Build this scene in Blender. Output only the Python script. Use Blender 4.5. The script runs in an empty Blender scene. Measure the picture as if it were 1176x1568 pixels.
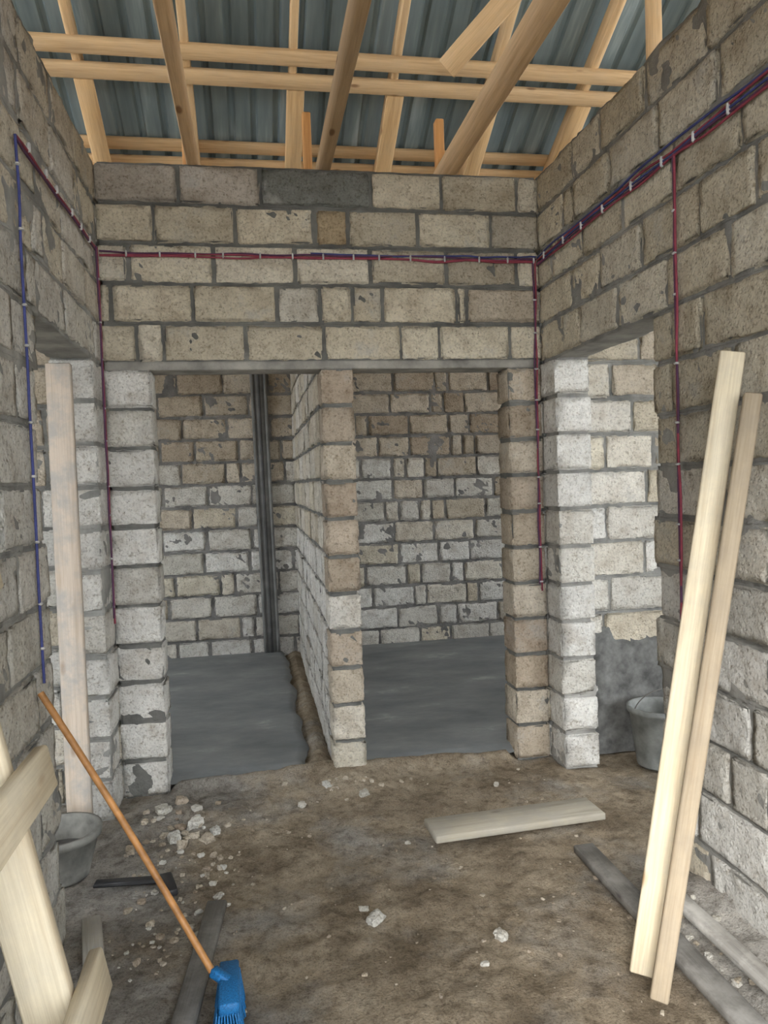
import bpy, math, random
import numpy as np
from mathutils import Vector, Matrix
random.seed(7); rng=np.random.RandomState(7)
scene=bpy.context.scene
FZ=-.065   # floor level (heights below are measured from a datum 6.5 cm above it)

# ------------------------------------------------------------------ noise
def _h(i,j,k):
    v=np.sin(i*127.1+j*311.7+k*74.7)*43758.5453
    return v-np.floor(v)
def vnoise(p):
    f=np.floor(p); w=p-f; w=w*w*(3-2*w)
    i,j,k=f[:,0],f[:,1],f[:,2]; r=0
    for a in (0,1):
        for b in (0,1):
            for c in (0,1):
                r=r+_h(i+a,j+b,k+c)*(w[:,0] if a else 1-w[:,0])*(w[:,1] if b else 1-w[:,1])*(w[:,2] if c else 1-w[:,2])
    return r*2-1

# ------------------------------------------------------------------ builder
class B:
    def __init__(s): s.v=[];s.q=[];s.c=[];s.t=[];s.m=[];s.n=0
    def add(s,v,q,col=(1,1,1),tc=None,mat=0):
        s.v.append(v); s.q.append(np.asarray(q)+s.n); s.n+=len(v)
        s.c.append(np.tile(np.array([col[0],col[1],col[2],1.0]),(len(v),1)) if np.ndim(col)==1 else col)
        s.t.append(v.copy() if tc is None else tc)
        s.m.append(np.full(len(q),mat))
    def obj(s,name,mats,smooth=True,parent=None):
        v=np.concatenate(s.v);q=np.concatenate(s.q);c=np.concatenate(s.c);t=np.concatenate(s.t);m=np.concatenate(s.m)
        me=bpy.data.meshes.new(name)
        me.vertices.add(len(v)); me.vertices.foreach_set('co',v.astype(np.float32).ravel())
        me.loops.add(q.size); me.loops.foreach_set('vertex_index',q.astype(np.int32).ravel())
        me.polygons.add(len(q)); me.polygons.foreach_set('loop_start',(np.arange(len(q))*4).astype(np.int32))
        me.polygons.foreach_set('loop_total',np.full(len(q),4,dtype=np.int32))
        for x in mats: me.materials.append(x)
        me.polygons.foreach_set('material_index',m.astype(np.int32))
        me.polygons.foreach_set('use_smooth',np.full(len(q),smooth))
        a=me.attributes.new('tint','FLOAT_COLOR','POINT'); a.data.foreach_set('color',c.astype(np.float32).ravel())
        a=me.attributes.new('tco','FLOAT_VECTOR','POINT'); a.data.foreach_set('vector',t.astype(np.float32).ravel())
        me.update(); me.validate()
        o=bpy.data.objects.new(name,me); scene.collection.objects.link(o)
        if parent: o.parent=parent
        return o
_tpl={}
def shell(nu,nt,nz):
    k=(nu,nt,nz)
    if k in _tpl: return _tpl[k]
    N=(nu,nt,nz); idx={};L=[];F=[]
    def g(p):
        if p not in idx: idx[p]=len(L); L.append(p)
        return idx[p]
    for ax in range(3):
        a,b=(ax+1)%3,(ax+2)%3
        for side in (0,N[ax]):
            for i in range(N[a]):
                for j in range(N[b]):
                    c=[]
                    for di,dj in ((0,0),(1,0),(1,1),(0,1)):
                        p=[0,0,0];p[ax]=side;p[a]=i+di;p[b]=j+dj;c.append(g(tuple(p)))
                    F.append(c if side else c[::-1])
    _tpl[k]=(np.array(L),np.array(F)); return _tpl[k]
def coords(L,step,mg):
    n=max(1,int(round((L-2*mg)/step)))
    return np.concatenate([[0],np.linspace(mg,L-mg,n+1),[L]])
def boxgrid(su,st,sz,step,mg,stepT=None):
    cu=coords(su,step,min(mg,su*.2));ct=coords(st,stepT or step,min(mg,st*.2));cz=coords(sz,step,min(mg,sz*.2))
    ijk,F=shell(len(cu)-1,len(ct)-1,len(cz)-1)
    P=np.stack([cu[ijk[:,0]],ct[ijk[:,1]],cz[ijk[:,2]]],1)
    N=np.array([len(cu)-1,len(ct)-1,len(cz)-1])
    lo=(ijk==0).astype(float);hi=(ijk==N).astype(float)
    return P,F,lo,hi
def orient(P,axis,c0):
    return P if axis=='x' else np.stack([P[:,1],P[:,0],P[:,2]],1)

def rough_block(bd,axis,u0,u1,t0,t1,z0,z1,col,rough=1.0):
    P,F,lo,hi=boxgrid(u1-u0,t1-t0,z1-z0,.024,.007,.06)
    seed=rng.rand(3)*50
    sgn=lo-hi; nb=(lo+hi).sum(1)
    n1=vnoise(P*34+seed); n2=vnoise(P*11+seed+7)
    edge=(nb>=2)
    pull=np.where(edge,.002+np.clip(n1,0,1)*.013+np.clip(n2-.10,0,1)*.036,0)*rough
    P=P+sgn*pull[:,None]
    n3=vnoise(P*60+seed)
    P=P+ (-sgn)*(np.where(edge,0,(n2*.003+n1*.003+n3*.003-np.clip(-n3-.35,0,1)*.008)*rough))[:,None]
    C=np.array([(u1-u0)/2,(t1-t0)/2,(z1-z0)/2])
    a=rng.normal(0,.009*rough); Q=P-C
    Q=np.stack([Q[:,0]*math.cos(a)-Q[:,2]*math.sin(a),Q[:,1],Q[:,0]*math.sin(a)+Q[:,2]*math.cos(a)],1)
    P=Q+C+np.array([u0,t0+rng.normal(0,.003),z0])
    W=orient(P,axis,0)
    if axis=='y': F=F[:,::-1]
    tcs=W+rng.rand(3)*20
    bd.add(W,F,col,tcs,0)
def mortar(bd,axis,u0,u1,t0,t1,z0,z1,col=(.33,.33,.32),amp=.009):
    P,F,lo,hi=boxgrid(u1-u0,t1-t0,z1-z0,.03,.01,.07)
    P=P+np.array([u0,t0,z0])
    sgn=hi-lo; sgn[:,2]=0
    W=orient(P,axis,0)
    d=vnoise(W*11)*amp+vnoise(W*34)*amp*.6
    P=P+sgn*d[:,None]; W=orient(P,axis,0)
    if axis=='y':F=F[:,::-1]
    bd.add(W,F,col,W,1)

RH=(2.185-FZ)/11
ROWS=[(FZ+i*RH,FZ+(i+1)*RH) for i in range(11)]+[(2.215+i*.204,2.215+(i+1)*.204) for i in range(5)]
RJ=(3.235-FZ)/16
ROWS_EVEN=[(FZ+i*RJ,FZ+(i+1)*RJ) for i in range(16)]
PAL={'beige':[(.75,.685,.555),(.78,.72,.59),(.72,.655,.525),(.80,.75,.64),(.66,.60,.48)],
     'white':[(.80,.79,.76),(.76,.75,.72),(.82,.81,.78),(.71,.69,.64)],
     'brown':[(.50,.42,.33),(.54,.46,.37),(.47,.39,.31),(.57,.49,.39),(.61,.54,.44)],
     'mix':[(.74,.69,.58),(.78,.74,.66),(.67,.61,.50),(.80,.77,.71),(.71,.66,.57)],
     'tan':[(.65,.58,.48),(.61,.54,.44),(.69,.62,.52),(.58,.51,.41)],
     'grey':[(.72,.70,.65),(.75,.73,.68),(.68,.66,.60),(.76,.75,.71)]}
def pick(p):
    c=np.array(random.choice(PAL[p])); return tuple(np.clip(c*random.uniform(.90,1.07),0,1))
def wall(name,axis,t0,t1,u0,u1,openings=(),pal=lambda u,z:'beige',custom=None,mcol=(.27,.27,.26),tooth=(),band=False,recess=.012,amp=.010,rough=1.0,pieces=.76):
    bd=B(); rows=ROWS if band else ROWS_EVEN
    if band: mortar(bd,axis,u0,u1,t0+.006,t1-.006,2.178,2.222,(.36,.35,.325),.012)
    for ri,(za,zb) in enumerate(rows):
        iv=[(u0,u1)]
        for (a,b,oa,ob) in openings:
            if za<ob-.06 and zb>oa+.06:
                nv=[]
                for (x,y) in iv:
                    if b<=x or a>=y: nv.append((x,y)); continue
                    if a>x: nv.append((x,a))
                    if b<y: nv.append((b,y))
                iv=nv
        for (x,y) in iv:
            if y in tooth: y=y+random.choice([0,.02,-.05,.01,-.02,.03])
            if x in tooth: x=x+random.uniform(-.03,.04)
            mortar(bd,axis,x+.012,y-.012,t0+recess,t1-recess,za-.002,zb+.002,mcol,amp)
            cuts=None
            if custom and ri in custom: cuts=[c for c in custom[ri]]
            if cuts is None:
                L=y-x; cuts=[x]
                if L>.33:
                    c=x+(.20 if ri%2 else .40)+random.uniform(-.05,.03)
                    while c<y-.10:
                        cuts.append(c)
                        r=random.random()
                        c+= .40 if r<pieces else (.2 if r<pieces+.1 else (.3 if r<pieces+.19 else .13))
                        c+=random.uniform(-.012,.012)
                cuts.append(y)
                if len(cuts)>2 and cuts[-1]-cuts[-2]<.07: cuts.pop(-2)
            for a,b in zip(cuts[:-1],cuts[1:]):
                g=random.uniform(.005,.014)
                col=pick(pal((a+b)/2,(za+zb)/2))
                if custom and ('col',ri) in custom:
                    cc=custom[('col',ri)].get(cuts.index(a))
                    if cc: col=cc
                gz=random.uniform(.008,.015)
                rough_block(bd,axis,a+(g if a>x+.001 else 0),b-(g if b<y-.001 else 0),t0,t1,za+gz,zb-gz,col,rough)
    return bd.obj(name,[M_block,M_mortar])

# ------------------------------------------------------------------ materials
def newmat(name):
    m=bpy.data.materials.new(name); m.use_nodes=True
    nt=m.node_tree; b=nt.nodes['Principled BSDF']; return m,nt,b
def N(nt,t,**k):
    n=nt.nodes.new(t)
    for a,v in k.items(): setattr(n,a,v)
    return n
def ramp(nt,fac,pts):
    r=nt.nodes.new('ShaderNodeValToRGB'); e=r.color_ramp.elements
    while len(e)<len(pts): e.new(.5)
    for x,(p,c) in zip(e,pts): x.position=p; x.color=(c[0],c[1],c[2],1)
    nt.links.new(fac,r.inputs['Fac']); return r
def mix(nt,bt,fac,a,b):
    m=nt.nodes.new('ShaderNodeMix'); m.data_type='RGBA'; m.blend_type=bt
    for s,v in ((m.inputs[0],fac),(m.inputs[6],a),(m.inputs[7],b)):
        if hasattr(v,'links'): nt.links.new(v,s)
        else: s.default_value=v if not isinstance(v,tuple) else (*v,1)
    return m.outputs[2]
def noise(nt,vec,scale,det=4,rough=.6):
    n=N(nt,'ShaderNodeTexNoise'); n.inputs['Scale'].default_value=scale;n.inputs['Detail'].default_value=det;n.inputs['Roughness'].default_value=rough
    nt.links.new(vec,n.inputs['Vector']); return n.outputs['Fac']
def bump(nt,h,strength,dist,prev=None):
    b=N(nt,'ShaderNodeBump'); b.inputs['Strength'].default_value=strength;b.inputs['Distance'].default_value=dist
    nt.links.new(h,b.inputs['Height'])
    if prev: nt.links.new(prev,b.inputs['Normal'])
    return b.outputs['Normal']
def attr(nt,name):
    a=N(nt,'ShaderNodeAttribute'); a.attribute_name=name; return a
def maprange(nt,v,a,b,c=0,d=1):
    m=N(nt,'ShaderNodeMapRange'); nt.links.new(v,m.inputs['Value'])
    m.inputs['From Min'].default_value=a;m.inputs['From Max'].default_value=b;m.inputs['To Min'].default_value=c;m.inputs['To Max'].default_value=d
    return m.outputs[0]
def math2(nt,op,a,b):
    n=N(nt,'ShaderNodeMath',operation=op)
    for s,v in zip(n.inputs,(a,b)):
        if hasattr(v,'links'): nt.links.new(v,s)
        else: s.default_value=v
    return n.outputs[0]

M_block,nt,b=newmat('shell_rock_block')
tc=attr(nt,'tco').outputs['Vector'];ti=attr(nt,'tint').outputs['Color']
r1=ramp(nt,noise(nt,tc,9,6),[(.3,(.74,.70,.65)),(.5,(.97,.96,.94)),(.7,(1.12,1.11,1.09))])
r2=ramp(nt,noise(nt,tc,85,5,.75),[(.32,(.34,.31,.27)),(.43,(.94,.94,.94)),(.7,(1.14,1.14,1.13))])
c=mix(nt,'MULTIPLY',1.0,ti,r1.outputs['Color']); c=mix(nt,'MULTIPLY',.95,c,r2.outputs['Color'])
r3=ramp(nt,noise(nt,tc,38,5,.7),[(.34,(.56,.52,.46)),(.44,(1,1,1))]); c=mix(nt,'MULTIPLY',.8,c,r3.outputs['Color'])
gm=ramp(nt,noise(nt,tc,4.5,7,.72),[(.56,(0,0,0)),(.67,(.6,.6,.6))])
c=mix(nt,'MIX',gm.outputs['Color'],c,(.47,.455,.42))
nt.links.new(c,b.inputs['Base Color']); b.inputs['Roughness'].default_value=.95
b.inputs['Specular IOR Level'].default_value=.15
vo=N(nt,'ShaderNodeTexVoronoi'); vo.inputs['Scale'].default_value=60; nt.links.new(tc,vo.inputs['Vector'])
vr=ramp(nt,vo.outputs['Distance'],[(.1,(0,0,0)),(.45,(1,1,1))])
n1=bump(nt,noise(nt,tc,28,8,.75),1,.020); n1=bump(nt,vr.outputs['Color'],.7,.005,n1)
nt.links.new(n1,b.inputs['Normal'])

M_mortar,nt,b=newmat('cement_mortar')
tc=attr(nt,'tco').outputs['Vector'];ti=attr(nt,'tint').outputs['Color']
r1=ramp(nt,noise(nt,tc,6,6),[(.3,(.6,.6,.6)),(.7,(1.35,1.33,1.28))])
c=mix(nt,'MULTIPLY',1.0,ti,r1.outputs['Color']); nt.links.new(c,b.inputs['Base Color'])
b.inputs['Roughness'].default_value=.95;b.inputs['Specular IOR Level'].default_value=.15
nt.links.new(bump(nt,noise(nt,tc,40,7,.75),1,.016),b.inputs['Normal'])

def wood(name,ca,cb,ck,rough=.7,dirt=0):
    m,nt,b=newmat(name)
    tc=attr(nt,'tco').outputs['Vector']
    mp=N(nt,'ShaderNodeMapping'); mp.inputs['Scale'].default_value=(1.3,22,22); nt.links.new(tc,mp.inputs['Vector'])
    g=noise(nt,mp.outputs['Vector'],1.6,5,.6)
    mp2=N(nt,'ShaderNodeMapping'); mp2.inputs['Scale'].default_value=(5,170,170); nt.links.new(tc,mp2.inputs['Vector'])
    g2=noise(nt,mp2.outputs['Vector'],1,3)
    c=ramp(nt,g,[(.3,cb),(.5,ca),(.72,tuple(x*1.08 for x in ca))]).outputs['Color']
    c=mix(nt,'MULTIPLY',.6,c,ramp(nt,g2,[(.3,(.78,.74,.68)),(.65,(1.05,1.05,1.05))]).outputs['Color'])
    mp3=N(nt,'ShaderNodeMapping'); mp3.inputs['Scale'].default_value=(3.2,8,8); nt.links.new(tc,mp3.inputs['Vector'])
    vo=N(nt,'ShaderNodeTexVoronoi'); vo.inputs['Scale'].default_value=1; nt.links.new(mp3.outputs['Vector'],vo.inputs['Vector'])
    k=ramp(nt,vo.outputs['Distance'],[(.08,(1,1,1)),(.15,(0,0,0))])
    c=mix(nt,'MIX',k.outputs['Color'],c,ck)
    if dirt:
        d=ramp(nt,noise(nt,tc,7,6,.7),[(.42,(0,0,0)),(.62,(dirt,dirt,dirt))])
        c=mix(nt,'MIX',d.outputs['Color'],c,(.36,.35,.33))
    c=mix(nt,'MULTIPLY',1.0,c,attr(nt,'tint').outputs['Color'])
    nt.links.new(c,b.inputs['Base Color']); b.inputs['Roughness'].default_value=rough
    b.inputs['Specular IOR Level'].default_value=.25
    nt.links.new(bump(nt,g2,.35,.002),b.inputs['Normal']); return m
M_pine=wood('pine_roof_timber',(.70,.48,.26),(.56,.36,.18),(.30,.16,.07),dirt=.10)
M_newpine=wood('fresh_pine',(.76,.67,.50),(.68,.57,.40),(.42,.27,.14),dirt=.2)
M_dirtpine=wood('cement_dusted_pine',(.56,.48,.40),(.46,.38,.30),(.3,.2,.12),dirt=.8)
M_oldwood=wood('weathered_board',(.44,.42,.37),(.30,.285,.25),(.18,.16,.14),.85,dirt=.7)
M_wetwood=wood('dark_damp_board',(.17,.165,.155),(.11,.105,.10),(.07,.06,.06),.7,dirt=.5)

M_roof,nt,b=newmat('galvanised_roof_sheet')
tco=N(nt,'ShaderNodeTexCoord').outputs['Object']
mp=N(nt,'ShaderNodeMapping'); mp.inputs['Scale'].default_value=(6,.6,.6); nt.links.new(tco,mp.inputs['Vector'])
c=ramp(nt,noise(nt,mp.outputs['Vector'],1.2,4),[(.3,(.16,.21,.23)),(.55,(.26,.335,.36)),(.72,(.54,.63,.65))])
nt.links.new(c.outputs['Color'],b.inputs['Base Color']); b.inputs['Metallic'].default_value=.2; b.inputs['Roughness'].default_value=.4

M_floor,nt,b=newmat('sandy_dirt_floor')
tco=N(nt,'ShaderNodeTexCoord').outputs['Object']
a1=noise(nt,tco,1.7,7,.62)
base=ramp(nt,noise(nt,tco,5,8,.7),[(.3,(.31,.25,.175)),(.5,(.43,.355,.26)),(.7,(.54,.46,.35))]).outputs['Color']
cem=ramp(nt,noise(nt,tco,9,7,.7),[(.3,(.32,.30,.27)),(.7,(.53,.50,.455))]).outputs['Color']
sx=N(nt,'ShaderNodeSeparateXYZ'); nt.links.new(tco,sx.inputs[0])
left=maprange(nt,sx.outputs['X'],.25,-.6,0,.2)
rgt=math2(nt,'MULTIPLY',maprange(nt,sx.outputs['X'],1.25,1.5),maprange(nt,sx.outputs['Y'],2.9,2.3,0,.45))
msk=ramp(nt,math2(nt,'ADD',math2(nt,'ADD',a1,left),rgt),[(.51,(0,0,0)),(.68,(1,1,1))])
c=mix(nt,'MIX',msk.outputs['Color'],base,cem)
c=mix(nt,'MIX',rgt,c,(.78,.76,.71))
dk=ramp(nt,noise(nt,tco,2.6,6,.65),[(.36,(.64,.62,.60)),(.54,(1,1,1))])
c=mix(nt,'MULTIPLY',1,c,dk.outputs['Color'])
dk=ramp(nt,noise(nt,tco,22,6,.7),[(.34,(.60,.58,.56)),(.5,(1,1,1)),(.7,(1.14,1.12,1.1))])
c=mix(nt,'MULTIPLY',1,c,dk.outputs['Color'])
sp=ramp(nt,noise(nt,tco,130,3,.7),[(.34,(.6,.6,.6)),(.5,(1,1,1)),(.68,(1,1,1)),(.75,(1.6,1.55,1.5))])
c=mix(nt,'MULTIPLY',1,c,sp.outputs['Color'])
nt.links.new(c,b.inputs['Base Color']); b.inputs['Roughness'].default_value=.95;b.inputs['Specular IOR Level'].default_value=.15
n1=bump(nt,noise(nt,tco,14,8,.7),1,.04); n1=bump(nt,noise(nt,tco,120,4,.7),.9,.007,n1); nt.links.new(n1,b.inputs['Normal'])

M_screed,nt,b=newmat('concrete_screed')
tco=N(nt,'ShaderNodeTexCoord').outputs['Object']
mp=N(nt,'ShaderNodeMapping'); mp.inputs['Scale'].default_value=(1.2,2.2,1); mp.inputs['Rotation'].default_value=(0,0,.5); nt.links.new(tco,mp.inputs['Vector'])
c1=ramp(nt,noise(nt,mp.outputs['Vector'],1.3,9,.66),[(.3,(.13,.14,.15)),(.50,(.195,.208,.216)),(.62,(.25,.262,.265)),(.70,(.42,.43,.42))])
nt.links.new(c1.outputs['Color'],b.inputs['Base Color']); b.inputs['Roughness'].default_value=.6
nt.links.new(bump(nt,noise(nt,tco,30,6),.25,.005),b.inputs['Normal'])

def plain(name,col,rough=.5,metal=0,sc=20,var=.25):
    m,nt,b=newmat(name); tco=N(nt,'ShaderNodeTexCoord').outputs['Object']
    c=ramp(nt,noise(nt,tco,sc,4),[(.3,tuple(x*(1-var) for x in col)),(.7,tuple(min(1,x*(1+var)) for x in col))])
    nt.links.new(c.outputs['Color'],b.inputs['Base Color']); b.inputs['Roughness'].default_value=rough; b.inputs['Metallic'].default_value=metal
    return m
M_red=plain('red_cable',(.24,.035,.06),.7); M_blue=plain('blue_cable',(.04,.05,.18),.7); M_dark=plain('dark_purple_cable',(.08,.025,.07),.7)
M_clip=plain('white_cable_clip',(.6,.6,.6)); M_black=plain('black_plastic',(.02,.02,.022))
M_bucket=plain('dusty_bucket_plastic',(.24,.25,.24),.8,sc=9,var=.4); M_brush=plain('blue_bristles',(.01,.14,.36),.6,sc=200,var=.5)
M_tub=plain('dusty_tub_plastic',(.18,.18,.165),.85,sc=9,var=.5)
M_handle=plain('orange_broom_handle',(.44,.21,.07),.5,sc=14,var=.4); M_steel=plain('grey_dusty_steel',(.20,.20,.195),1,0,sc=6,var=.3)
M_steel2=plain('dark_steel_gap',(.09,.09,.09),1,0,sc=6,var=.3)
M_rope=plain('wire',(.15,.14,.13),.5,.5); M_patch=plain('dark_damp_render',(.12,.12,.115),.95,sc=16,var=.45)

# ------------------------------------------------------------------ room dims
D=4.06; XL=-.735; XR=1.63; HT=3.235; YB=7.10
dl,dr=3.874,4.276
def U(px,l=140,r=828):
    s=(px-l)/(r-l); t=s*dl/(s*dl+(1-s)*dr); return XL+(XR-XL)*t
G=(.24,.25,.235)
cust={15:[U(x) for x in (140,270,399,569,680,797,828)],
 14:[U(x) for x in (140,229,356,481,533,641,756,828)],
 13:[U(x,146) for x in (146,192,325,451,568,685,795,828)],
 12:[U(x,150) for x in (150,167,294,422,491,539,586,701,716,828)],
 11:[U(x,152) for x in (152,206,248,373,496,613,673,781,828)],
 ('col',15):{2:G,0:(.47,.43,.38),1:(.55,.50,.44)},('col',14):{3:(.49,.39,.26),6:(.54,.50,.42)},('col',13):{5:(.52,.47,.38)},('col',12):{8:(.63,.56,.46),3:(.68,.65,.58)}}
def palback(u,z):
    if z>2.2: return 'beige'
    if u<-.4: return 'white'
    if u<.6: return 'brown' if z>.35 and random.random()<.7 else 'mix'
    return 'brown' if random.random()<.55 else 'tan'
OP=2.19
wall('wall_back','x',D,D+.19,XL,XR,[(-.5,.379,-1,OP),(.557,1.431,-1,OP)],palback,cust,band=True,mcol=(.20,.20,.19))
def palR(u,z): return 'white' if (z<1.2 and random.random()<.8) or (u>3.8 and z<2.2) else ('beige' if z>1.6 else 'mix')
wall('wall_right','y',XR,XR+.2,-.6,D,[(2.855,3.86,-1,OP)],palR,tooth=(2.855,),mcol=(.33,.325,.31),recess=.011,amp=.011)
def palL(u,z): return 'white' if u>3.7 and z<2.2 else ('grey' if z<2.4 else 'mix')
wall('wall_left','y',XL-.2,XL,-.6,D,[(2.835,3.81,-1,OP)],palL,tooth=(2.835,),mcol=(.36,.36,.345),recess=.009,amp=.011)
wall('wall_partition','y',.379,.557,D+.19,YB,[],lambda u,z:'mix' if z>1.2 else 'white',mcol=(.22,.22,.21))
def palbb(u,z):  # browner blocks high, paler low: partly the light falloff put into block colour
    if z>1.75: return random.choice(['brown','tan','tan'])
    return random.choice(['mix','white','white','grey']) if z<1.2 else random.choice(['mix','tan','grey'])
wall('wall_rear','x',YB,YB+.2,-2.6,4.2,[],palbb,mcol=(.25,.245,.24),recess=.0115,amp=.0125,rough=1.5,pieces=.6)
def palc(u,z): return random.choice(['white','white','mix']) if z<1.6 else random.choice(['tan','mix'])
sideR=wall('wall_side_room_right','x',D,D+.19,XR,4.2,[],palc,rough=1.2,recess=.012,mcol=(.30,.30,.29))
wall('wall_side_room_left','x',D,D+.19,-2.6,XL,[],palc)
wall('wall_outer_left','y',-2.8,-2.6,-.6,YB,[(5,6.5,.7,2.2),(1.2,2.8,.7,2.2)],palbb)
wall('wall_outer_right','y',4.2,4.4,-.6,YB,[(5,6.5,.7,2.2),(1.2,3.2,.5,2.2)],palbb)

# ------------------------------------------------------------------ floor
def axisgrid(lo,a,b,hi,fine,coarse):
    return np.concatenate([np.arange(lo,a,coarse),np.arange(a,b,fine),np.arange(b,hi+coarse,coarse)])
def fh(x,y):
    p=np.stack([x,y,np.zeros_like(x)],1)
    z=FZ+vnoise(p*1.5+3)*.012+vnoise(p*5)*.008+vnoise(p*14)*.006+vnoise(p*35)*.004
    z=z+.11*np.clip((x-1.38)/.25,0,1)*np.clip((2.9-y)/.5,0,1)*(.7+.5*vnoise(p*7+9))*np.clip((1.9-x)/.05,0,1)
    z=z+.035*np.exp(-(((x+.42)/.28)**2+((y-3.75)/.3)**2))*(1+.6*vnoise(p*12))
    z=z+.03*np.exp(-(((x-.45)/.3)**2+((y-4.0)/.12)**2))
    z=z+.055*np.exp(-((y-4.11+.03*vnoise(p*5+2))/.07)**2)*np.clip((x+.5)/.05,0,1)*np.clip((1.43-x)/.05,0,1)
    z=z+.055*np.exp(-((x-.32)/.07)**2)*np.clip((y-4.1)/.2,0,1)*(1+.4*vnoise(p*9))
    return z
xs=axisgrid(-14,-1.1,2.5,14,.02,.5); ys=axisgrid(-14,1.0,4.8,14,.02,.5)
X,Y=np.meshgrid(xs,ys,indexing='ij'); x=X.ravel();y=Y.ravel()
V=np.stack([x,y,fh(x,y)],1)
ny=len(ys); ii,jj=np.meshgrid(np.arange(len(xs)-1),np.arange(ny-1),indexing='ij'); a=(ii*ny+jj).ravel()
bd=B(); bd.add(V,np.stack([a,a+ny,a+ny+1,a+1],1)); bd.obj('floor',[M_floor])

def screed(name,x0,x1,y0,y1,edge_x=None):
    xs=np.arange(x0,x1+.001,.03);ys=np.concatenate([np.arange(y0,y0+.5,.03),np.arange(y0+.5,y1+.03,.06)])
    X,Y=np.meshgrid(xs,ys,indexing='ij');x=X.ravel().copy();y=Y.ravel().copy()
    z=np.full_like(x,.0)
    front=(Y==ys[0]).ravel()
    wob=vnoise(np.stack([x*4,x*0+3.3,x*0],1))*.03+vnoise(np.stack([x*15,x*0+3.3,x*0],1))*.01
    fall=np.clip(1-(y-y0)/.4,0,1); y+=wob*fall
    y[front]-=.05
    z[front]=-.03
    if edge_x:
        w2=vnoise(np.stack([y*4,y*0+1.3,y*0],1))*.03+vnoise(np.stack([y*14,y*0+1.3,y*0],1))*.01
        x+=w2*np.clip(1-(x1-x)/.4,0,1); z[(X==xs[-1]).ravel()]=-.03
    V=np.stack([x,y,z],1);ny=len(ys)
    ii,jj=np.meshgrid(np.arange(len(xs)-1),np.arange(ny-1),indexing='ij'); a=(ii*ny+jj).ravel()
    bd=B();bd.add(V,np.stack([a,a+ny,a+ny+1,a+1],1)); return bd.obj(name,[M_screed])
screed('floor_screed_left',-2.6,.27,4.16,YB,True)
screed('floor_screed_right',.557,4.2,4.15,YB)

# ------------------------------------------------------------------ boards
def board(bd,p0,p1,w,t,wdir,tint=(1,1,1),mat=0,r=.003,step=.25):
    p0=np.array(p0,float);p1=np.array(p1,float);d=p1-p0;L=np.linalg.norm(d);d/=L
    wd=np.array(wdir,float); wd-=d*wd.dot(d); wd/=np.linalg.norm(wd); td=np.cross(d,wd)
    P,F,lo,hi=boxgrid(L,w,t,step,min(.006,t*.2))
    sgn=lo-hi; nb=(lo+hi).sum(1); P=P+sgn*np.where(nb>=2,r,0)[:,None]
    W=p0+np.outer(P[:,0],d)+np.outer(P[:,1]-w/2,wd)+np.outer(P[:,2]-t/2,td)
    k=random.uniform(.88,1.08); bd.add(W,F,tuple(x*k for x in tint),P+rng.rand(3)*30,mat)
RZ=lambda y: 7.05-.5*y if y>3.5 else 3.55+.5*y
bd=B()
def sheet(ya,yb):
    pts=[];x=-4.0
    while x<5.6:
        for dx,h in ((0,0),(.085,0),(.10,.028),(.125,.028),(.14,0)):
            pts.append((x+dx,h))
        x+=.16
    n=len(pts); yy=np.linspace(ya,yb,9); V=[]
    for (px,h) in pts:
        for q in yy: V.append((px,q,RZ(q)+h))
    m=len(yy);F=[(i*m+j,(i+1)*m+j,(i+1)*m+j+1,i*m+j+1) for i in range(n-1) for j in range(m-1)]
    bd.add(np.array(V),np.array(F))
sheet(3.5,8.0); sheet(-1.0,3.4999)
bd.obj('roof_metal_sheet',[M_roof],smooth=False)
bd=B()
def sy(y,x,off): return (x,y,RZ(y)-off)
raf=[-3.8,-3.1,-2.4,-1.70,-1.0,-.32,.37,1.06,1.76,2.45,3.14,3.85,4.55,5.2]
for rx in raf:
    board(bd,sy(3.5,rx,.115),sy(7.9,rx,.115),.05,.13,(1,0,0))
    board(bd,sy(3.5,rx,.115),sy(-.95,rx,.115),.05,.13,(1,0,0))
for y in (3.75,4.35,5.84,5.98,6.55,7.2,7.8,3.2,2.5,1.8,1.1,.4,-.3,-.85):
    s=1 if y>3.5 else -1
    board(bd,(-4,y,RZ(y)-.025),(5.5,y,RZ(y)-.025),.095,.035,(0,1,-.5*s))
for y in (5.02,5.17):
    board(bd,(-4,y,RZ(y)-.20),(5.5,y,RZ(y)-.20),.10,.045,(0,1,-.5))
for rx in (-1.0,.37,1.06,1.76,2.45):
    board(bd,(rx+.02,5.22,RZ(5.22)-.20),(rx+.02,6.6,RZ(6.6)-.23),.12,.03,(1,0,0),tint=(.92,.88,.8))
for jx,dark in ((-1.70,1),(-.25,.95),(.45,.6),(1.15,1.0),(2.7,1)):
    board(bd,(jx,-.6,HT+.075),(jx,7.3,HT+.075),.05,.15,(1,0,0),tint=(dark,dark,dark*1.05))
for px,py in ((.395,4.55),(-.305,4.6),(1.205,4.55)):
    board(bd,(px,py,HT+.02),(px,py,HT+.52),.05,.07,(1,0,0),tint=(.85,.62,.42))
board(bd,(1.14,4.1,3.82),(2.3,3.21,4.90),.12,.045,(.6,.2,-.7))
board(bd,(2.50,4.3,HT+.02),(2.50,4.3,RZ(4.3)-.18),.09,.045,(1,0,0))
board(bd,(-4,3.5,RZ(3.5)-.25),(5.5,3.5,RZ(3.5)-.25),.05,.15,(0,1,0))
bd.obj('roof_timber_frame',[M_pine])

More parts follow.
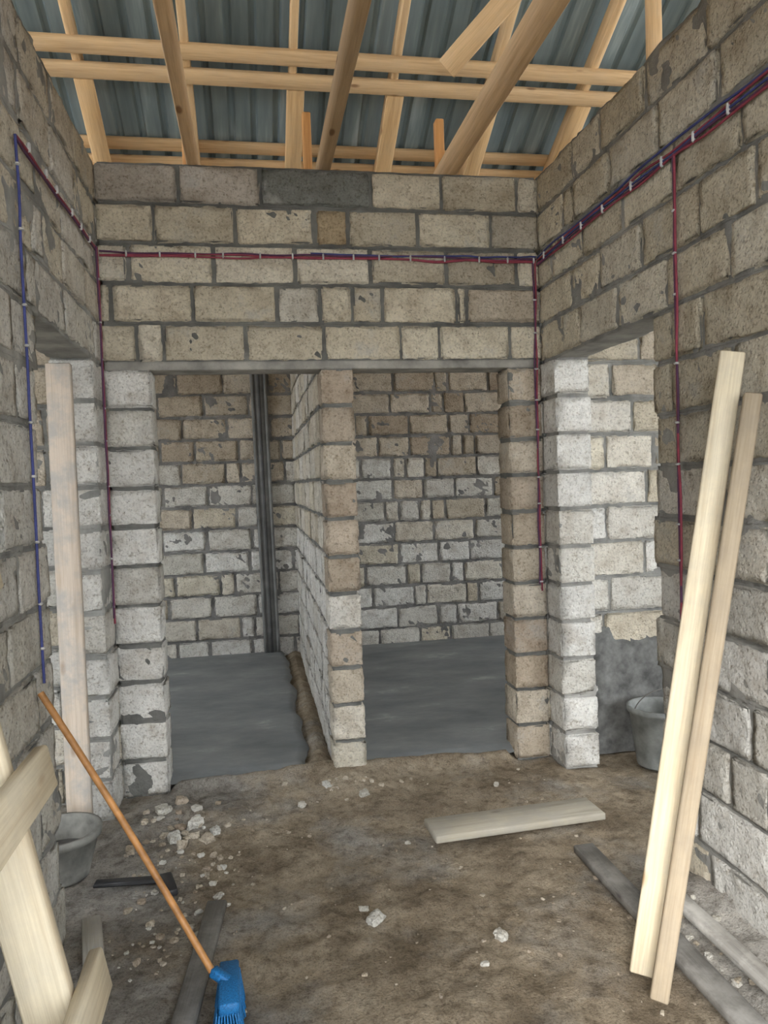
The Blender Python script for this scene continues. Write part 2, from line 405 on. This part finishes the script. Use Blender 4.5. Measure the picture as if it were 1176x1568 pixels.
# ------------------------------------------------------------------ planks etc
def one(name,mat,*a,**k):
    bd=B(); board(bd,*a,**k); return bd.obj(name,[mat])
one('pine_plank',M_newpine,(1.165,2.18,FZ+.02),(1.575,2.26,1.95),.078,.025,(.88,-.40,0))
one('pine_plank',M_newpine,(1.155,2.06,FZ+.02),(1.575,2.16,1.80),.055,.04,(.85,-.5,0),tint=(.58,.54,.52))
one('door_frame_plank',M_dirtpine,(-.845,3.60,FZ+.03),(-.855,3.66,2.15),.11,.04,(1,0,0))
one('weathered_floor_board',M_oldwood,(.72,3.24,FZ+.05),(1.54,3.29,FZ+.045),.19,.035,(0,1,0),tint=(1.0,.97,.9))
one('damp_floor_board',M_wetwood,(1.32,2.95,FZ+.045),(1.33,1.75,FZ+.05),.09,.035,(1,0,0))
one('damp_floor_board',M_wetwood,(1.45,2.60,FZ+.085),(1.46,1.65,FZ+.10),.07,.03,(1,0,0),tint=(1.9,1.9,1.9))
one('narrow_floor_board',M_wetwood,(-.20,2.90,FZ+.03),(-.29,2.05,FZ+.03),.075,.03,(1,0,0))
one('scrap_board',M_oldwood,(-.66,2.90,FZ+.03),(-.58,2.55,FZ+.03),.07,.025,(1,0,0))

lad=bpy.data.objects.new('wooden_ladder',None); scene.collection.objects.link(lad)
LX=-.287
for i,yy in enumerate((1.44,.92)):
    bd=B(); board(bd,(LX+.013,yy,FZ+.01),(LX-.39,yy,1.94),.09,.04,(1,0,.2)); bd.obj('stile_%d'%(i+1),[M_newpine],parent=lad)
for i,z in enumerate((.22,.60,1.02,1.42,1.80)):
    x=LX-.2*z+.065; bd=B(); board(bd,(x,.86,z),(x,1.56,z),.09,.03,(-.2,0,1)); bd.obj('rung_%d'%(i+1),[M_newpine],parent=lad)

def lathe(bd,prof,cx,cy,cz,n=40,mat=0):
    V=[(cx+r*math.cos(2*math.pi*i/n),cy+r*math.sin(2*math.pi*i/n),cz+z) for (r,z) in prof for i in range(n)]
    F=[(j*n+i,j*n+(i+1)%n,(j+1)*n+(i+1)%n,(j+1)*n+i) for j in range(len(prof)-1) for i in range(n)]
    bd.add(np.array(V),np.array(F),col=(.12,.12,.12),mat=mat)
def tubes(name,paths,mats,rad,parent=None):
    cu=bpy.data.curves.new(name,'CURVE');cu.dimensions='3D';cu.bevel_depth=rad;cu.bevel_resolution=3
    for m in mats: cu.materials.append(m)
    for pts,mi in paths:
        s=cu.splines.new('POLY'); s.points.add(len(pts)-1)
        for p,q in zip(s.points,pts): p.co=(*q,1)
        s.material_index=mi; s.use_smooth=True
    o=bpy.data.objects.new(name,cu); scene.collection.objects.link(o)
    if parent:o.parent=parent
    return o
def bucket(name,cx,cy,cz,rb,rt,h,mat,handle=True):
    e=bpy.data.objects.new(name,None);scene.collection.objects.link(e)
    bd=B(); lathe(bd,[(.001,.004),(rb*.95,.004),(rb,.0),(rb+.003,.01),(rt,h-.03),(rt+.012,h-.03),(rt+.014,h),(rt-.004,h),(rt-.006,h-.03),(rb-.004,.015),(.001,.015)],cx,cy,cz)
    bd.obj('pail',[mat],parent=e)
    bd=B(); lathe(bd,[(.001,h*.5),(rb+(rt-rb)*.5-.003,h*.5)],cx,cy,cz); bd.obj('mortar_fill',[M_mortar],parent=e)
    if handle: tubes('handle',[([(cx+rt*math.cos(t),cy-.02-.05*math.sin(t),cz+h-.02+.13*math.sin(t)) for t in np.linspace(0,math.pi,20)],0)],[M_rope],.003,e)
    return e
bucket('mortar_bucket',2.16,3.80,FZ+.01,.115,.155,.33,M_bucket)
bucket('mortar_tub',-.86,3.30,FZ+.01,.11,.155,.20,M_tub,False)

e=bpy.data.objects.new('plastering_float',None);scene.collection.objects.link(e)
bd=B(); board(bd,(-.70,3.16,FZ+.03),(-.40,3.13,FZ+.03),.05,.012,(0,1,0)); bd.obj('blade',[M_black],parent=e)
bd=B(); board(bd,(-.42,3.15,FZ+.035),(-.38,3.0,FZ+.035),.05,.03,(1,.3,0)); bd.obj('grip',[M_black],parent=e)

e=bpy.data.objects.new('broom',None);scene.collection.objects.link(e)
DY=-.05
hp=[(-.17+( -.54)*t+.01*math.sin(t*3),2.36+DY+(.22-DY)*t,FZ+.115+.86*t) for t in np.linspace(0,1,30)]
tubes('handle',[(hp,0)],[M_handle],.011,e)
BX=-.135
bd=B(); board(bd,(BX,2.43+DY,FZ+.11),(BX+.005,2.22+DY,FZ+.11),.06,.04,(1,0,0)); bd.obj('brush_block',[M_brush],parent=e)
bd=B(); board(bd,(-.185,2.37+DY,FZ+.14),(-.13,2.34+DY,FZ+.115),.035,.03,(0,1,0)); bd.obj('socket',[M_brush],parent=e)
bd=B()
for i in range(30):
    for j in range(9):
        t=i/29; bx=BX+.0075*(j-4); by=2.43-.21*t+DY
        board(bd,(bx,by,FZ+.10),(bx+random.uniform(-.006,.006)+.003*(j-4),by+random.uniform(-.008,.008),FZ+.012),.0045,.0045,(1,0,0),r=.0005,step=.2)
bd.obj('bristles',[M_brush],parent=e)

bd=B()
board(bd,(.115,7.065,.0),(.075,7.065,3.2),.15,.006,(1,0,0))
board(bd,(.055,7.055,.0),(.015,7.055,3.2),.03,.012,(1,0,0)); board(bd,(.175,7.055,.0),(.135,7.055,3.2),.03,.012,(1,0,0))
board(bd,(.115,7.059,.0),(.075,7.059,3.2),.025,.004,(1,0,0),mat=1)
bd.obj('steel_channel',[M_steel,M_steel2])

def patch(name,x0,x1,z0,z1,y,seed,parent):
    xs=np.arange(x0,x1,.02);zs=np.arange(z0,z1,.02);X,Z=np.meshgrid(xs,zs,indexing='ij');x=X.ravel();z=Z.ravel()
    p=np.stack([x,z*0+seed,z],1)
    ed=np.minimum((x-x0)/.10,np.minimum((x1-x)/.12,(z1-z)/.13))+vnoise(p*6)*.5+vnoise(p*16)*.3+.1
    yy=y+.03-.055*np.clip(ed,0,1)-vnoise(p*12)*.008-vnoise(p*30)*.005
    n=len(zs);ii,jj=np.meshgrid(np.arange(len(xs)-1),np.arange(n-1),indexing='ij');a=(ii*n+jj).ravel()
    bd=B();bd.add(np.stack([x,yy,z],1),np.stack([a,a+n,a+n+1,a+1],1));return bd.obj(name,[M_patch],parent=parent)
patch('cement_render_patch',1.84,2.9,FZ,.68,D,5.1,sideR)

# ------------------------------------------------------------------ cables
def wob(p0,p1,n,amp,axis,seed):
    p0=np.array(p0);p1=np.array(p1);o=[]
    for i in range(n+1):
        t=i/n; p=p0*(1-t)+p1*t; q=vnoise(np.array([[t*n*.33,seed,0.5]]))[0]*amp
        p=p.copy(); p[axis]+=q; o.append(tuple(p))
    return o
e=bpy.data.objects.new('electrical_cables',None);scene.collection.objects.link(e)
paths=[]; ZC=2.765
for k,(dz,m) in enumerate(((0,0),(.010,2),(-.008,0),(.018,1))):
    x0=XL+.012 if k<3 else .35
    paths.append((wob((x0,D-.014,ZC+dz),(XR-.02,D-.014,ZC+dz),40,.011,2,k),m))
for k,(dz,m) in enumerate(((0,1),(.013,0),(-.013,2),(.026,1),(-.026,0))):
    paths.append((wob((XR-.014,D-.02,ZC+dz),(XR-.014,-.5,ZC+dz+.02),60,.016,2,10+k),m))
paths.append((wob((XR-.014,2.655,ZC),(XR-.014,2.655,.92),30,.012,1,31),0))
paths.append((wob((XR-.014,2.662,ZC),(XR-.014,2.662,.92),30,.012,1,32),2))
paths.append((wob((XL+.014,3.98,ZC),(XL+.014,2.67,ZC-.03),20,.008,2,41),0))
paths.append((wob((XL+.014,3.98,ZC-.01),(XL+.014,2.67,ZC-.04),20,.008,2,42),2))
paths.append((wob((XL+.014,2.67,ZC-.03),(XL+.014,2.67,.92),30,.010,1,43),1))
paths.append((wob((XL+.02,3.95,ZC),(XL+.02,3.95,.89),30,.014,1,44),0))
paths.append((wob((XL+.02,3.935,ZC),(XL+.02,3.935,.92),30,.014,1,45),2))
paths.append((wob((1.60,D-.014,ZC),(1.60,D-.014,.91),30,.010,0,46),0))
paths.append((wob((1.59,D-.014,ZC),(1.59,D-.014,.95),30,.010,0,47),2))
tubes('cable_runs',paths,[M_red,M_blue,M_dark],.0048,e)
bd=B()
J=lambda s=.03: random.uniform(-s,s)
for i in range(14): xx=XL+.12+i*.17+J(); board(bd,(xx,D-.02,ZC-.013),(xx,D-.02,ZC+.018),.009,.014,(1,0,0))
for i in range(18): yy=D-.15-i*.23+J(); board(bd,(XR-.018,yy,ZC-.02),(XR-.018,yy,ZC+.02),.009,.014,(0,1,0))
for (cx,cy,ax) in ((XR-.016,2.66,1),(XL+.016,2.67,1),(XL+.02,3.943,1),(1.594,D-.018,0)):
    for i in range(9):
        z=2.6-i*.2+J(.05); q=(.010,0,0) if ax==0 else (0,.010,0)
        board(bd,(cx-q[0],cy-q[1],z),(cx+q[0],cy+q[1],z),.009,.014,(0,0,1))
for i in range(6): yy=3.8-i*.2+J(); board(bd,(XL+.018,yy,ZC-.028),(XL+.018,yy,ZC+.005),.009,.014,(0,1,0))
bd.obj('clips',[M_clip],parent=e)

# ------------------------------------------------------------------ rubble
bd=B()
def stone(x,y,s,col):
    x=min(max(x,-.66),1.56)
    if y>3.98-s and not (-.42<x<.3 or .62<x<1.36): y=3.98-s
    n=3 if s<.03 else 5
    P,F,lo,hi=boxgrid(1,1,1,1/n,.15)
    Q=P-.5; nr=np.linalg.norm(Q,axis=1)[:,None]; Q=Q*(.45+.28/nr)
    Q=Q*(1+.35*vnoise(Q*2.2+rng.rand(3)*40)[:,None]+.15*vnoise(Q*5+rng.rand(3)*40)[:,None])
    a=random.uniform(0,6.28);Q=Q*np.array([1,random.uniform(.55,.95),random.uniform(.4,.7)])*s
    Q=np.stack([Q[:,0]*math.cos(a)-Q[:,1]*math.sin(a),Q[:,0]*math.sin(a)+Q[:,1]*math.cos(a),Q[:,2]],1)
    z=fh(np.array([x]),np.array([y]))[0]
    W=Q+np.array([x,y,z+s*.14]); bd.add(W,F,col,W+rng.rand(3)*9,0)
for i in range(34): stone(random.gauss(-.42,.10),random.gauss(3.60,.12),random.choice([.02,.03,.03,.05,.06]),pick(random.choice(['brown','tan','grey'])))
for i in range(18): stone(random.gauss(.45,.2),random.gauss(3.93,.08),random.choice([.015,.02,.03]),pick('tan'))
for i in range(240): stone(random.uniform(-.6,1.5),random.uniform(1.6,3.95),random.choice([.006,.007,.009,.012,.018]),pick(random.choice(['tan','brown','brown'])))
for i in range(90): stone(random.uniform(-.55,-.15),random.uniform(2.5,3.4),random.choice([.008,.012,.02,.03]),pick(random.choice(['tan','brown','grey'])))
for i in range(45): stone(random.uniform(1.42,1.56),random.uniform(1.6,2.8),random.choice([.012,.02,.03]),pick(random.choice(['tan','grey'])))
for (x,y,s) in ((.38,2.70,.075),(.35,2.77,.035),(.18,3.75,.05),(.50,3.80,.06),(.80,2.50,.045),(.70,2.37,.03),(-.20,2.98,.04),(.32,3.99,.05),(1.2,3.75,.04),(.62,3.25,.025),(-.50,3.78,.08),(-.33,3.60,.08),(-.24,3.55,.07),(-.42,3.50,.07)):
    stone(x,y,s,pick('grey'))
bd.obj('rubble',[M_block],smooth=False)

# ------------------------------------------------------------------ light
w=bpy.data.worlds.new('overcast_sky'); scene.world=w; w.use_nodes=True
bg=w.node_tree.nodes['Background']; bg.inputs['Color'].default_value=(.91,.955,1,1); bg.inputs['Strength'].default_value=3.2
sun=bpy.data.lights.new('sun','SUN'); sun.energy=1.5; sun.angle=math.radians(20); sun.color=(1,.96,.9)
so=bpy.data.objects.new('sun',sun); scene.collection.objects.link(so); so.rotation_euler=(math.radians(60),0,math.radians(-25))
scene.view_settings.view_transform='Standard'; scene.view_settings.exposure=1.2

# ------------------------------------------------------------------ camera
cam=bpy.data.cameras.new('camera'); co=bpy.data.objects.new('camera',cam); scene.collection.objects.link(co)
cam.sensor_fit='VERTICAL'; cam.sensor_height=36; cam.lens=1150/1568*36; cam.clip_start=.02
co.matrix_world=Matrix.Translation((0,0,1.56))@Matrix.Rotation(math.radians(-9.8),4,'Z')@Matrix.Rotation(math.radians(90-2.3),4,'X')@Matrix.Rotation(math.radians(-1.92),4,'Z')
scene.camera=co
